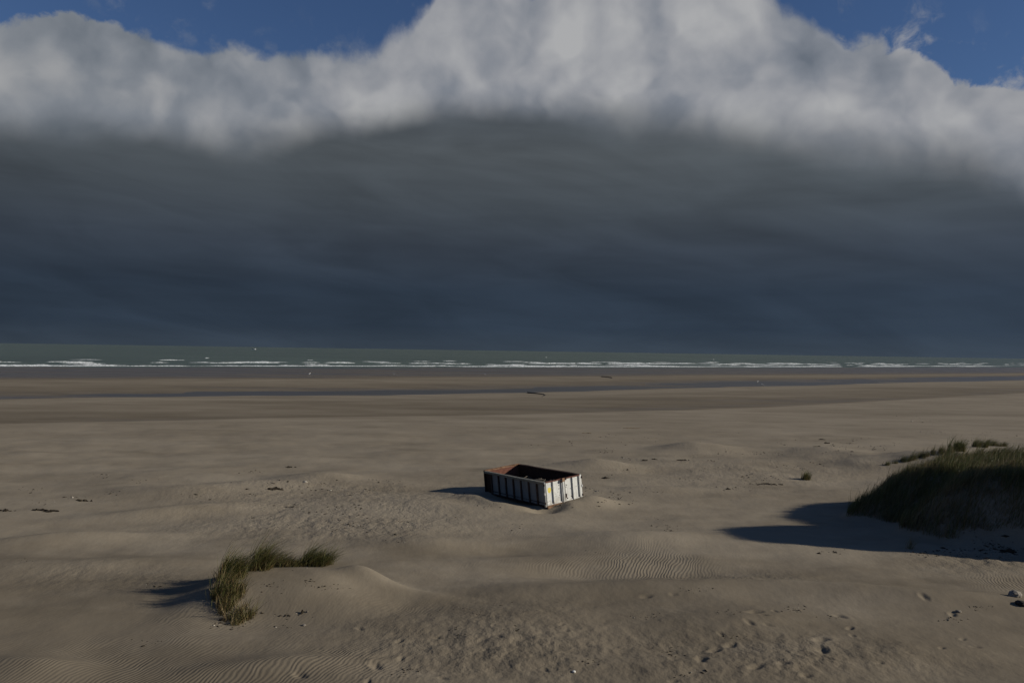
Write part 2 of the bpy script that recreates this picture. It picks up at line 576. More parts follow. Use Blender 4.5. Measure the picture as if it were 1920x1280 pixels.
def height(x, y, fine=True):
    """height of the sand at (x, y) and how wet it is"""
    x = np.asarray(x, float)
    y = np.asarray(y, float)
    z, wet = shore_profile(x, y)
    upper = 1 - smooth(y, 62, 105)                      # the dry upper beach
    z = z + 0.1 * upper
    z = z + upper * (0.30 * fbm(x * 0.07 + 3, y * 0.13, 3) + 0.16 * fbm(x * 0.22, y * 0.34 + 9, 3))
    z = z + (1 - upper) * 0.20 * fbm(x * 0.018, y * 0.05, 4) * (y < 600)
    for (cx, cy, rx, ry, h, a, p) in LUMPS:
        z = z + lump(x, y, cx, cy, rx, ry, h, a, p)
    # mound with the grass arc, near left
    z = z + dome(x, y, -6.8, 25.3, 3.8, 2.6, 0.76, 2.2, 0.1, 1.08)
    z = z + lump(x, y, -4.8, 26.1, 1.0, 0.55, 0.38, -0.35)
    z = z + lump(x, y, -3.2, 25.6, 1.8, 0.6, 0.22, -0.35)
    z = z + lump(x, y, -5.6, 26.6, 0.6, 0.5, -0.18, 0.2)
    z = z + lump(x, y, -9.0, 24.6, 1.0, 1.6, 0.25, 0.0)
    # the big grassy dune at the right with a higher unseen dune placed for its shadow, and the dunes it runs into
    z = z + np.maximum(dome(x, y, 28.2, 37.7, 11.5, 5.6, 2.5, 3.2, 0.64, 1.02),
                       dome(x, y, 32.0, 32.2, 9.0, 4.3, 7.7, 2.8, 0.36, 1.0))
    z = z + dome(x, y, 42.0, 37.5, 12.5, 9.0, 2.2, 2.2, 0.2, 1.05)
    z = z + dome(x, y, 35.0, 57.5, 15.0, 7.0, 1.15, 2.2, 0.1, 1.0)
    z = z + dome(x, y, 58.0, 36.0, 16.0, 30.0, 5.5, 2.2, 0.1, 1.0)
    z = z + lump(x, y, 19.3, 34.8, 1.6, 1.2, 0.40)
    # sand scoured and banked round the container
    z = z + lump(x, y, 1.75, 39.35, 0.9, 0.55, -0.30, 0.5)
    z = z + lump(x, y, 0.2, 41.6, 0.55, 2.3, -0.13, 0.6)
    z = z + lump(x, y, -1.5, 41.2, 2.4, 0.75, 0.27, 2.18)
    z = z + lump(x, y, 4.1, 40.75, 1.25, 0.9, 0.36, 0.5)
    z = z + lump(x, y, 3.0, 39.9, 0.5, 0.5, 0.12, 0.5)
    # the dune the photographer stands on
    back = np.clip((13.6 - y) / 12.6, 0, 1)
    crest = 6.15 * back * back * (3 - 2 * back) * (1 + 0.05 * perlin(x * 0.1, y * 0.1))
    z = np.where(back > 0, np.maximum(z, crest), z)
    if fine:
        rm = rough_mask(x, y)
        near = 1 - smooth(y, 45, 75)
        z = z + rm * near * (0.075 * fbm(x * 2.2, y * 1.6, 3) + 0.07 * np.abs(perlin(x * 1.1 + 4, y * 1.5)))
        z = z + near * 0.012 * fbm(x * 1.6 + 9, y * 1.6, 3)
        for (fx, fy, a, s) in FEET:
            sel = (np.abs(x - fx) < 0.6) & (np.abs(y - fy) < 0.6)
            if not sel.any():
                continue
            c, sn = math.cos(a), math.sin(a)
            dx, dy = x[sel] - fx, y[sel] - fy
            l, w = (dx * c + dy * sn) / (0.20 * s), (-dx * sn + dy * c) / (0.11 * s)
            wob = 1 + 0.55 * perlin(x[sel] * 7 + fx, y[sel] * 7)
            r2 = (l * l + w * w) * wob
            z[sel] += s * (-0.065 * np.exp(-r2) + 0.016 * np.exp(-((np.sqrt(r2) - 1.7) / 0.5) ** 2) * (0.5 + perlin(x[sel] * 4 + fx, y[sel] * 4)))
    return z, wet


def hz(x, y):
    return float(height(np.array([x]), np.array([y]))[0][0])


# ------------------------------------------------------------------ materials
def new_mat(name):
    m = bpy.data.materials.new(name)
    m.use_nodes = True
    return m, NT(m.node_tree)


def finish(N, color, rough=0.8, spec=0.3, normal=None, metallic=0.0, subsurface=None, transl=None):
    b = N.n('ShaderNodeBsdfPrincipled')
    N.set(b.inputs['Base Color'], color)
    N.set(b.inputs['Roughness'], rough)
    N.set(b.inputs['Specular IOR Level'], spec)
    N.set(b.inputs['Metallic'], metallic)
    if normal is not None:
        N.set(b.inputs['Normal'], normal)
    sh = b.outputs[0]
    if transl is not None:
        t = N.n('ShaderNodeBsdfTranslucent')
        N.set(t.inputs[0], color)
        mx = N.n('ShaderNodeMixShader')
        mx.inputs[0].default_value = transl
        N.t.links.new(sh, mx.inputs[1])
        N.t.links.new(t.outputs[0], mx.inputs[2])
        sh = mx.outputs[0]
    o = N.n('ShaderNodeOutputMaterial')
    N.t.links.new(sh, o.inputs[0])


def bump(N, h, dist=1.0, strength=1.0, normal=None):
    b = N.n('ShaderNodeBump')
    b.inputs['Strength'].default_value = strength
    b.inputs['Distance'].default_value = dist
    N.set(b.inputs['Height'], h)
    if normal is not None:
        N.set(b.inputs['Normal'], normal)
    return b.outputs[0]


def sand_material():
    m, N = new_mat('sand')
    pos = N.n('ShaderNodeNewGeometry').outputs['Position']
    wet = N.attr('wet')
    rip = N.attr('ripple')
    rgh = N.attr('rough')
    big = N.noise(N.vm('MULTIPLY', pos, (0.25, 0.5, 0.3)), 0.35, 4, 0.55)
    mid = N.noise(pos, 1.3, 5, 0.6)
    grain = N.noise(pos, 14.0, 3, 0.7)
    dry = N.mix(N.ss(big, 0.3, 0.7), (0.208, 0.174, 0.126), (0.262, 0.222, 0.164))
    dry = N.mix(N.m('MULTIPLY', N.ss(mid, 0.35, 0.75), 0.35), dry, (0.265, 0.229, 0.174))
    dry = N.mix(N.m('MULTIPLY', N.ss(grain, 0.62, 0.80), N.m('ADD', 0.12, N.m('MULTIPLY', rgh, 0.5))), dry, (0.31, 0.28, 0.235))
    dry = N.mix(N.m('MULTIPLY', N.ss(grain, 0.40, 0.24), N.m('ADD', 0.25, N.m('MULTIPLY', rgh, 0.5))), dry, (0.085, 0.072, 0.055))
    damp_shade = N.mix(N.ss(big, 0.35, 0.65), (0.072, 0.056, 0.036), (0.095, 0.075, 0.050))
    streak = N.noise(N.vm('MULTIPLY', pos, (0.010, 0.055, 0.05)), 1.0, 5, 0.6)
    w = N.m('ADD', wet, N.m('MULTIPLY', N.m('MULTIPLY', N.m('SUBTRACT', streak, 0.5), 1.3), N.m('MINIMUM', N.m('MULTIPLY', wet, 3.0), 1.0)), clamp=True)
    far_tone = N.ss(N.noise(N.vm('MULTIPLY', pos, (0.012, 0.05, 0.05)), 1.0, 4, 0.55), 0.45, 0.7)
    beyond = N.ss(N.xyz(pos)[1], 48.0, 85.0)
    w = N.m('MAXIMUM', w, N.m('MULTIPLY', N.m('MULTIPLY', far_tone, beyond), 0.28))
    patch_noise = N.noise(N.vm('MULTIPLY', pos, (0.16, 0.30, 0.2)), 1.0, 5, 0.6)
    near_shade = N.ss(N.xyz(pos)[1], 36.0, 23.0)
    w = N.m('MAXIMUM', w, N.m('MULTIPLY', N.ss(N.m('ADD', patch_noise, N.m('MULTIPLY', near_shade, 0.32)), 0.46, 0.86), 0.44))  # patchy foreground falloff of light, painted into the sand colour
    col = N.mix(w, dry, damp_shade)
    rough = N.lin(w, 0.55, 1.0, 0.9, 0.30)
    # wind ripples, about 14 cm apart
    rot = N.n('ShaderNodeVectorRotate', rotation_type='Z_AXIS')
    N.set(rot.inputs['Vector'], pos)
    rot.inputs['Angle'].default_value = math.radians(20)
    wv = N.n('ShaderNodeTexWave', wave_type='BANDS', bands_direction='X', wave_profile='SIN')
    warp = N.vm('SCALE', N.noise(pos, 0.8, 2, 0.5, color=True), s=0.6)
    N.set(wv.inputs['Vector'], N.vm('ADD', rot.outputs[0], warp))
    wv.inputs['Scale'].default_value = 2.7
    wv.inputs['Distortion'].default_value = 1.1
    wv.inputs['Detail'].default_value = 2.0
    wv.inputs['Detail Scale'].default_value = 1.2
    hgt = N.m('MULTIPLY', N.m('MULTIPLY', wv.outputs['Fac'], rip), 0.0130)
    lumps = N.noise(N.vm('MULTIPLY', pos, (1.0, 0.8, 1.0)), 5.0, 4, 0.6)
    hgt = N.m('ADD', hgt, N.m('MULTIPLY', lumps, N.m('ADD', 0.012, N.m('MULTIPLY', rgh, 0.085))))
    dryness = N.m('SUBTRACT', 1.0, N.m('MULTIPLY', w, 0.85))
    hgt = N.m('MULTIPLY', hgt, dryness)
    nrm = bump(N, hgt, 1.0, 1.0)
    finish(N, col, rough, N.lin(w, 0.55, 1.0, 0.05, 0.5), nrm)
    return m


def water_material(name, deep, rough, scale, amp, spec=0.5, foam=False):
    m, N = new_mat(name)
    pos = N.n('ShaderNodeNewGeometry').outputs['Position']
    tone = N.noise(N.vm('MULTIPLY', pos, (0.004, 0.012, 1)), 1.0, 4, 0.6)
    col = N.mix(N.ss(tone, 0.35, 0.7), deep, tuple(c * 0.72 for c in deep))
    chop = N.noise(N.vm('MULTIPLY', pos, (0.7, 1.0, 1.0)), scale, 5, 0.6)
    nrm = bump(N, N.m('MULTIPLY', chop, amp), 1.0, 1.0)
    finish(N, col, rough, spec, nrm)
    return m


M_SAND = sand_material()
M_SEA = water_material('sea_water', (0.088, 0.114, 0.088), 0.45, 0.35, 1.1, 0.25)
M_POOL = water_material('pool_water', (0.070, 0.060, 0.048), 0.32, 1.5, 0.03, 0.30)


def foam_material():
    m, N = new_mat('foam')
    pos = N.n('ShaderNodeNewGeometry').outputs['Position']
    n = N.noise(pos, 0.9, 4, 0.65)
    col = N.mix(N.ss(n, 0.38, 0.62), (0.30, 0.33, 0.31), (0.82, 0.83, 0.82))
    finish(N, col, 0.8, 0.2)
    return m


M_FOAM = foam_material()

# ------------------------------------------------------------------ the beach: mesh
def build_beach():
    q = np.concatenate([np.arange(698, 160, -1.15), np.arange(160, 20, -0.6), np.arange(20, 9, -0.5)])
    yfar = FPX * CAM_Z / q
    ynear = np.concatenate([np.linspace(-60, -5, 14)[:-1], np.linspace(-5, yfar[0], 46)[:-1]])
    ys = np.concatenate([ynear, yfar, [1700, 2400, 4000]])
    inner = np.linspace(-0.60, 0.60, 1000)
    outer = np.linspace(0.0, 1.0, 40)[1:] ** 1.4 * 1.1
    us = np.concatenate([(-0.60 - outer)[::-1], inner, 0.60 + outer])
    U, Y = np.meshgrid(us, ys)
    Xg = U * np.maximum(Y + 8.0, 60.0 * np.clip((12 - Y) / 20, 0, 1) + 0.0)
    x, y = Xg.ravel(), Y.ravel()
    z, wet = height(x, y)
    me = mesh_np('beach', np.c_[x, y, z], grid_faces(*U.shape),
                 {'wet': wet, 'ripple': ripple_mask(x, y), 'rough': rough_mask(x, y) * (1 - smooth(y, 60, 90))})
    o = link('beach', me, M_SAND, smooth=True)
    tag(o, kind='structure')


build_beach()


def build_sea():
    ys = np.concatenate([np.linspace(150, 700, 60), np.geomspace(720, 90000, 70)])
    us = np.linspace(-3.0, 3.0, 120)
    U, Y = np.meshgrid(us, ys)
    me = mesh_np('sea', np.c_[(U * Y).ravel(), Y.ravel(), np.full(U.size, SEA_Z)], grid_faces(*U.shape))
    tag(link('sea', me, M_SEA), kind='structure')


build_sea()


def line_y(i, px, z):
    return FPX * (CAM_Z - z) / np.interp(px, KX, LINES[i][0])


def build_pool():
    px = np.linspace(-500, 2500, 160)
    rows = []
    for t in np.linspace(0, 1, 6):
        ya, yb = line_y(4, px, POOL_Z), line_y(9, px, POOL_Z)
        yy = ya * (1 - t) + yb * t
        rows.append(np.c_[(px - 960) / FPX * yy, yy, np.full(len(px), POOL_Z)])
    me = mesh_np('tidal_channel', np.concatenate(rows), grid_faces(6, len(px)))
    tag(link('tidal_channel', me, M_POOL), kind='structure')


build_pool()


def build_surf():
    """broken white crests of the breakers, each a low ragged ridge of foam on the water"""
    r = np.random.default_rng(5)
    V, F = [], []
    nv = 0
    near = np.array([56, 43, 36, 29.5, 22.5, 14.5, 8.5])
    far = np.array([38, 30, 25, 19.5, 14, 8.8, 5.0])

    def crest(px, t, length, hgt, dep):
        nonlocal nv
        q = np.interp(px, KX, near) * (1 - t) + np.interp(px, KX, far) * t
        y0 = FPX * (CAM_Z - SEA_Z) / q
        x0 = (px - 960) / FPX * y0
        # along-shore direction
        px2 = px + 20
        q2 = np.interp(px2, KX, near) * (1 - t) + np.interp(px2, KX, far) * t
        y2 = FPX * (CAM_Z - SEA_Z) / q2
        d = np.array([(px2 - 960) / FPX * y2 - x0, y2 - y0])
        d /= np.linalg.norm(d)
        nrm = np.array([-d[1], d[0]])
        n = max(10, int(length / 1.2))
        s = np.linspace(-0.5, 0.5, n)
        prof = np.clip(1 - (2 * np.abs(s)) ** 2.5, 0, 1)
        jag = np.clip(0.40 + 0.9 * (perlin(s * length * 0.35 + px, s * 0 + t * 50) + 0.5), 0.08, 1.6)
        hh = hgt * prof * jag
        wob = 0.9 * perlin(s * length * 0.08 + px * .3, s * 0 + 3.3)
        for j, (a, b) in enumerate(((-1.0, -0.05), (-0.45, 0.75), (0.0, 1.0), (0.5, 0.55), (1.6, -0.05))):
            off = a * dep * (0.35 + 0.65 * prof) + wob * dep
            V.append(np.c_[x0 + d[0] * s * length + nrm[0] * off, y0 + d[1] * s * length + nrm[1] * off,
                           SEA_Z + hh * b + 0.02 - (0.05 if b < 0 else 0)])
        F.append(grid_faces(5, n) + nv)
        nv += 5 * n
    for t, dens, hg in ((0.02, 170, 0.34), (0.12, 120, 0.32), (0.32, 60, 0.36), (0.55, 130, 0.52), (0.68, 70, 0.5), (0.9, 30, 0.45)):
        for k in range(dens):
            px = r.uniform(-350, 2250) if r.random() < 0.55 else r.uniform(900, 2250)
            cl = perlin(np.array([px * 0.006 + t * 9]), np.array([t * 31.0]))[0]
            if cl < -0.12 and t > 0.1:
                continue
            y0 = 15000 / np.interp(px, KX, near)
            ln = r.uniform(12, 46) * (1.0 if t < 0.1 else 0.62) * (0.6 + 0.4 * y0 / 500) * (1.5 if px > 1100 else 1)
            crest(px, t + r.normal(0, 0.045), ln, hg * r.uniform(0.5, 1.15), r.uniform(1.0, 2.6))
    for k in range(10):
        crest(r.uniform(-200, 2100), r.uniform(1.0, 1.75), r.uniform(2.5, 6), r.uniform(0.3, 0.6), 1.0)
    me = mesh_np('breaking_surf', np.concatenate(V), np.concatenate(F))
    o = link('breaking_surf', me, M_FOAM, smooth=True)
    tag(o, 'white broken surf breaking along the far shoreline', 'surf', kind='stuff')


build_surf()


def on_sand(px, py):
    """the place on the sand that the photograph shows at (px, py)"""
    # march along the sight line until it drops below the sand
    a, b = px - 960.0, 640.0 - py
    c, s = math.cos(ROLL), math.sin(ROLL)
    x, v = a * c - b * s, a * s + b * c
    d = np.array([x, FPX * math.cos(PITCH) - v * math.sin(PITCH), FPX * math.sin(PITCH) + v * math.cos(PITCH)])
    d = d / d[1]
    t = np.geomspace(16, 900, 700)
    pts = np.array([0, 0, CAM_Z]) + t[:, None] * d
    zz = height(pts[:, 0], pts[:, 1], False)[0]
    k = int(np.argmax(pts[:, 2] < zz))
    f0, f1 = pts[k - 1, 2] - zz[k - 1], zz[k] - pts[k, 2]
    p = pts[k - 1] + (pts[k] - pts[k - 1]) * (f0 / max(1e-6, f0 + f1))
    return Vector((p[0], p[1], hz(p[0], p[1])))


# ------------------------------------------------------------------ the container
def paint_material(name, tone, dirt, rust_amt):
    m, N = new_mat(name)
    oc = N.n('ShaderNodeTexCoord').outputs['Object']
    x, y, z = N.xyz(oc)
    n1 = N.noise(oc, 2.5, 5, 0.6)
    n2 = N.noise(oc, 22.0, 4, 0.65)
    drip = N.noise(N.comb(N.m('MULTIPLY', x, 14.0), N.m('MULTIPLY', y, 14.0), N.m('MULTIPLY', z, 1.2)), 1.0, 4, 0.6)
    col = N.mix(N.ss(n1, 0.3, 0.75), tone, tuple(c * 0.86 for c in tone))
    col = N.mix(N.m('MULTIPLY', N.ss(drip, 0.5, 0.75), dirt), col, (0.16, 0.14, 0.11))
    low = N.ss(z, 0.45, 0.0)
    col = N.mix(N.m('MULTIPLY', low, N.m('MULTIPLY', N.ss(n1, 0.35, 0.65), 0.5)), col, (0.30, 0.25, 0.19))
    rn = N.m('ADD', N.m('MULTIPLY', n2, 0.6), N.m('MULTIPLY', n1, 0.4))
    rust = N.ss(rn, 0.70 - rust_amt, 0.76 - rust_amt)
    col = N.mix(rust, col, N.mix(n2, (0.10, 0.035, 0.015), (0.24, 0.09, 0.035)))
    nrm = bump(N, N.m('ADD', N.m('MULTIPLY', N.noise(oc, 4.0, 2, 0.5), 0.03), N.m('MULTIPLY', n2, 0.004)), 1.0, 1.0)
    finish(N, col, 0.6, 0.3, nrm)
    return m


def rust_material(name, a, b):
    m, N = new_mat(name)
    oc = N.n('ShaderNodeTexCoord').outputs['Object']
    n1 = N.noise(oc, 5.0, 6, 0.65)
    n2 = N.noise(oc, 28.0, 4, 0.7)
    col = N.mix(N.ss(n1, 0.3, 0.7), a, b)
    col = N.mix(N.m('MULTIPLY', N.ss(n2, 0.5, 0.7), 0.6), col, tuple(c * 0.35 for c in a))
    finish(N, col, 0.85, 0.2, bump(N, n2, 0.008, 1.0))
    return m


def plain_material(name, a, b, scale=6.0, rough=0.8):
    m, N = new_mat(name)
    oc = N.n('ShaderNodeTexCoord').outputs['Object']
    n1 = N.noise(oc, scale, 5, 0.6)
    finish(N, N.mix(N.ss(n1, 0.3, 0.7), a, b), rough, 0.25, bump(N, n1, 0.01, 1.0))
    return m


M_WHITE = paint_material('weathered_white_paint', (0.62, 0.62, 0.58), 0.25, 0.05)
M_WHITE_DIRTY_SHADE = paint_material('shaded_grimy_white_paint', (0.215, 0.22, 0.212), 0.65, 0.07)  # grimy white, its tone also lowered to paint in the long side's shade
M_RAIL = paint_material('worn_rail_paint', (0.20, 0.19, 0.15), 0.5, 0.11)
M_RUST_RED = rust_material('red_rust', (0.105, 0.042, 0.028), (0.165, 0.070, 0.046))
M_RUST_DARK = rust_material('dark_rust', (0.022, 0.013, 0.010), (0.050, 0.024, 0.016))
M_RIB = rust_material('rusty_rib_paint', (0.055, 0.036, 0.026), (0.095, 0.070, 0.055))
M_RUST_ORANGE = rust_material('orange_rust', (0.13, 0.064, 0.035), (0.27, 0.165, 0.10))
M_STICKER = plain_material('yellow_sticker', (0.62, 0.48, 0.03), (0.68, 0.58, 0.16), 12.0, 0.6)
M_BLACK = plain_material('dark_hole', (0.012, 0.010, 0.008), (0.03, 0.02, 0.015), 20.0)


def box_mesh(name, lo, hi, bevel=0.0, inner=None, dent=0.0, seed=0):
    """a bevelled box; faces whose normal points along 'inner' take the second material slot"""
    bm = bmesh.new()
    bmesh.ops.create_cube(bm, size=1.0)
    lo, hi = Vector(lo), Vector(hi)
    for v in bm.verts:
        v.co = Vector(((lo.x + hi.x) / 2 + v.co.x * (hi.x - lo.x), (lo.y + hi.y) / 2 + v.co.y * (hi.y - lo.y),
                       (lo.z + hi.z) / 2 + v.co.z * (hi.z - lo.z)))
    if dent:
        long_edges = [e for e in bm.edges if e.calc_length() > 0.4]
        bmesh.ops.subdivide_edges(bm, edges=long_edges, cuts=6, use_grid_fill=True)
        r = random.Random(seed)
        for v in bm.verts:
            v.co += Vector((r.gauss(0, dent), r.gauss(0, dent), r.gauss(0, dent)))
    elif bevel:
        bmesh.ops.bevel(bm, geom=list(bm.edges), offset=bevel, segments=1, affect='EDGES')
    bm.normal_update()
    if inner is not None:
        iv = Vector(inner)
        for f in bm.faces:
            if f.normal.dot(iv) > 0.7:
                f.material_index = 1
    me = bpy.data.meshes.new(name)
    bm.to_mesh(me)
    bm.free()
    return me


def tube_mesh(name, pts, radii, seg=8):
    pts = [Vector(p) for p in pts]
    bm = bmesh.new()
    rings = []
    for i, p in enumerate(pts):
        t = (pts[min(i + 1, len(pts) - 1)] - pts[max(i - 1, 0)]).normalized()
        a = t.cross(Vector((0, 0, 1)) if abs(t.z) < 0.9 else Vector((1, 0, 0))).normalized()
        b = t.cross(a)
        rings.append([bm.verts.new(p + (a * math.cos(k / seg * math.tau) + b * math.sin(k / seg * math.tau)) * radii[i])
                      for k in range(seg)])
    for r0, r1 in zip(rings, rings[1:]):
        for k in range(seg):
            bm.faces.new((r0[k], r0[(k + 1) % seg], r1[(k + 1) % seg], r1[k]))
    bm.faces.new(rings[0][::-1])
    bm.faces.new(rings[-1])
    bmesh.ops.recalc_face_normals(bm, faces=bm.faces)
    me = bpy.data.meshes.new(name)
    bm.to_mesh(me)
    bm.free()
    return me


def build_container():
    H, L, W = CH, CL, CW
    base = CONT_C + CONT_ROT @ Vector((0, 0, -H))
    root = empty('skip_container', base, CONT_ROT.to_euler())
    tag(root, 'long open white steel skip container with rusty ribs, tilted and half sunk in the sand', 'skip container')

    def part(name, lo, hi, mat, parent=root, bevel=0.008, inner=None, mat2=None, dent=0.0, seed=0):
        me = box_mesh(name, lo, hi, bevel, inner, dent, seed)
        o = link(name, me, mat, parent)
        if mat2 is not None:
            me.materials.append(mat2)
        return o
    n = 8
    step = L / n
    d = 0.085                                            # depth of the ribs
    part('floor', (d, d, 0.12), (W - d, L - d, 0.18), M_RUST_DARK)
    for i in range(n):                                   # near long side: panel, rib, panel, rib ...
        y0, y1 = i * step + 0.035, (i + 1) * step - 0.035
        y0 = max(y0, 0.10)
        y1 = min(y1, L - 0.10)
        part('side_panel', (d, y0, 0.03), (d + 0.03, y1, H - 0.11), M_WHITE_DIRTY_SHADE if i < 7 else M_RUST_DARK,
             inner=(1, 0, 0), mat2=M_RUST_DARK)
    for i in range(1, n):
        y = i * step
        part('side_rib', (0.0, y - 0.034, 0.02), (d + 0.028, y + 0.034, H - 0.112), M_RIB)
    part('side_panel', (W - d - 0.03, 0.10, 0.03), (W - d, L - 0.10, H - 0.11), M_WHITE_DIRTY_SHADE, inner=(-1, 0, 0), mat2=M_RUST_DARK)
    for i in range(1, n):
        y = i * step
        part('side_rib', (W - d + 0.002, y - 0.034, 0.02), (W, y + 0.034, H - 0.112), M_WHITE_DIRTY_SHADE)
    part('end_panel', (0.10, L - 0.10, 0.03), (W - 0.10, L - 0.06, H - 0.06), M_WHITE_DIRTY_SHADE, inner=(0, -1, 0), mat2=M_RUST_RED)
    for (x, y, mm) in ((0, 0, M_WHITE_DIRTY_SHADE), (W - 0.10, 0, M_WHITE), (0, L - 0.10, M_RUST_DARK), (W - 0.10, L - 0.10, M_RUST_DARK)):
        part('corner_post', (x, y, -0.02), (x + 0.10, y + 0.10, H - 0.005), mm)
    part('top_rail', (-0.015, 0.05, H - 0.108), (0.135, L - 0.05, H), M_RAIL, dent=0.006, seed=2)
    part('top_rail', (W - 0.135, 0.05, H - 0.108), (W + 0.015, L - 0.05, H), M_RUST_DARK, dent=0.005, seed=3)
    part('top_rail', (0.02, L - 0.13, H - 0.056), (W - 0.02, L + 0.02, H + 0.035), M_RUST_ORANGE, dent=0.012, seed=4)
    part('sill', (0.10, 0.02, -0.03), (W - 0.10, 0.16, 0.028), M_RUST_ORANGE, dent=0.006, seed=5)
    part('bottom_rail', (0.01, 0.10, -0.03), (0.10, L - 0.10, 0.018), M_RUST_DARK)
    part('bottom_rail', (W - 0.10, 0.10, -0.03), (W - 0.01, L - 0.10, 0.018), M_RUST_DARK)
    for x in (0.72, 1.60):
        part('skid_rail', (x, 0.10, -0.14), (x + 0.09, L - 0.3, 0.115), M_RUST_DARK)
    for x in (0.36, 1.95):
        me = tube_mesh('roller', [(x - 0.16, 0.14, -0.10), (x + 0.16, 0.14, -0.10)], [0.09, 0.09], 14)
        link('roller', me, M_RUST_ORANGE, root)
    me = tube_mesh('hook_bar', [(W / 2 - 0.25, L + 0.05, H - 0.3), (W / 2, L + 0.12, H - 0.26), (W / 2 + 0.25, L + 0.05, H - 0.3)], [0.03] * 3)
    link('hook_bar', me, M_RUST_DARK, root)

    # two door leaves at the near end
    for k, (x0, x1) in enumerate(((0.108, 1.135), (1.175, W - 0.108))):
        door = empty('door')
        door.parent = root
        part('door_panel', (x0, 0.062, 0.035), (x1, 0.092, H - 0.05), M_WHITE, door, inner=(0, 1, 0), mat2=M_RUST_DARK)
        xm = x0 + (x1 - x0) * (0.42 if k == 0 else 0.56)
        for xa, w in ((x0, 0.045), (xm, 0.06), (x1 - 0.05, 0.05)):
            part('door_rib', (xa, -0.012, 0.03), (xa + w, 0.060, H - 0.052), M_WHITE, door)
        part('door_rib', (x0 + 0.05, 0.018, 0.03), (x1 - 0.055, 0.060, 0.085), M_WHITE, door)
        part('door_cap', (x0, 0.0, H - 0.049), (x1, 0.10, H - 0.004), M_RUST_RED, door, dent=0.004, seed=8 + k)
        xh = -0.03 if k == 0 else W - 0.01
        for zz in (0.12, 0.58, 1.02):
            part('hinge', (xh, -0.035, zz), (xh + 0.05, 0.03, zz + 0.11), M_RUST_DARK if zz != 0.58 else M_WHITE, door)
        r = random.Random(20 + k)
        for i in range(13 if k == 0 else 10):            # dents and shot holes in the paint
            x = r.uniform(x0 + 0.08, x1 - 0.1)
            z = r.uniform(0.12, H - 0.2)
            if k == 0 and abs(x - 0.36) < 0.17 and abs(z - 0.77) < 0.2:
                continue
            s = r.uniform(0.012, 0.024)
            part('paint_chip', (x - s, 0.057, z - s * 1.2), (x + s, 0.0615, z + s * 1.2), M_BLACK if r.random() < .6 else M_RUST_DARK, door, bevel=0.0045 if s > .018 else 0.003)
    # locking gear where the doors meet
    part('lock_post', (1.137, -0.045, 0.02), (1.173, 0.058, H - 0.03), M_WHITE)
    me = tube_mesh('lock_rod', [(1.255, -0.04, 0.08), (1.262, -0.045, 0.6), (1.255, -0.04, H - 0.04)], [0.014] * 3, 8)
    link('lock_rod', me, M_RUST_DARK, root)
    part('latch', (1.10, -0.085, H - 0.15), (1.27, -0.046, H + 0.03), M_RUST_ORANGE)
    part('latch', (1.30, -0.05, H - 0.10), (1.40, 0.055, H + 0.012), M_RUST_DARK)
    part('latch', (1.235, -0.085, 0.24), (1.335, -0.046, 0.44), M_RUST_DARK)
    part('latch', (1.02, -0.05, H - 0.19), (1.09, -0.013, H - 0.07), M_RUST_DARK)
    # torn yellow sticker
    bm = bmesh.new()
    r = random.Random(4)
    ring = []
    for i in range(14):
        a = i / 14 * math.tau
        q = 0.8 + 0.35 * r.random()
        ring.append(bm.verts.new((0.36 + 0.105 * q * math.copysign(abs(math.cos(a)) ** 0.7, math.cos(a)), 0.058,
                                  0.77 + 0.15 * q * math.copysign(abs(math.sin(a)) ** 0.7, math.sin(a)))))
    f = bm.faces.new(ring)
    ex = bmesh.ops.extrude_face_region(bm, geom=[f])
    bmesh.ops.translate(bm, vec=(0, 0.003, 0), verts=[v for v in ex['geom'] if isinstance(v, bmesh.types.BMVert)])
    bmesh.ops.recalc_face_normals(bm, faces=bm.faces)
    me = bpy.data.meshes.new('sticker')
    bm.to_mesh(me)
    bm.free()
    o = link('sticker', me, M_STICKER, root)
    tag(o, 'torn yellow sticker')

    # what lies in it: a dark heap of sand and rubbish with tangled sticks
    hp = empty('rubbish_heap', base, CONT_ROT.to_euler())
    tag(hp, 'dark heap of sand and tangled rubbish inside the open skip container', 'rubbish heap')
    gx, gy = np.meshgrid(np.linspace(0.12, W - 0.12, 26), np.linspace(0.11, L - 0.11, 56))
    x, y = gx.ravel(), gy.ravel()
    z = 0.50 + 0.38 * np.exp(-((x - 1.1) / 0.7) ** 2 - ((y - 2.1) / 1.3) ** 2) + 0.16 * fbm(x * 1.3, y * 1.3, 4) + 0.06 * fbm(x * 6, y * 6, 2)
    z += 0.25 * np.exp(-((x - 1.9) / 0.6) ** 2 - ((y - 1.0) / 0.8) ** 2)
    z += 0.28 * np.exp(-((x - 0.7) / 0.4) ** 2 - ((y - 3.6) / 0.6) ** 2)
    link('mound', mesh_np('mound', np.c_[x, y, z], grid_faces(56, 26)), M_HEAP, hp, smooth=True)
    r = random.Random(9)
    for i in range(16):
        x0, y0 = r.uniform(0.4, 1.7), r.uniform(1.0, 4.0)
        a = r.uniform(0, math.tau)
        ln = r.uniform(0.5, 1.1)
        z0 = 0.84 + 0.1 * r.random()
        pts = [(min(max(x0 + math.cos(a) * ln * (t - .5) + r.gauss(0, .04), .2), 2.1), y0 + math.sin(a) * ln * (t - .5) + r.gauss(0, .04),
                z0 - 0.25 + 0.3 * math.sin(t * math.pi) + r.gauss(0, .02)) for t in (0, .25, .5, .75, 1)]
        link('stick', tube_mesh('stick', pts, [0.018, 0.02, 0.018, 0.015, 0.01], 6), M_WOOD, hp)


M_HEAP = plain_material('dark_rubbish', (0.030, 0.026, 0.020), (0.075, 0.062, 0.048), 5.0, 0.95)
M_WOOD = plain_material('bleached_wood', (0.10, 0.085, 0.065), (0.18, 0.155, 0.125), 9.0, 0.9)
build_container()

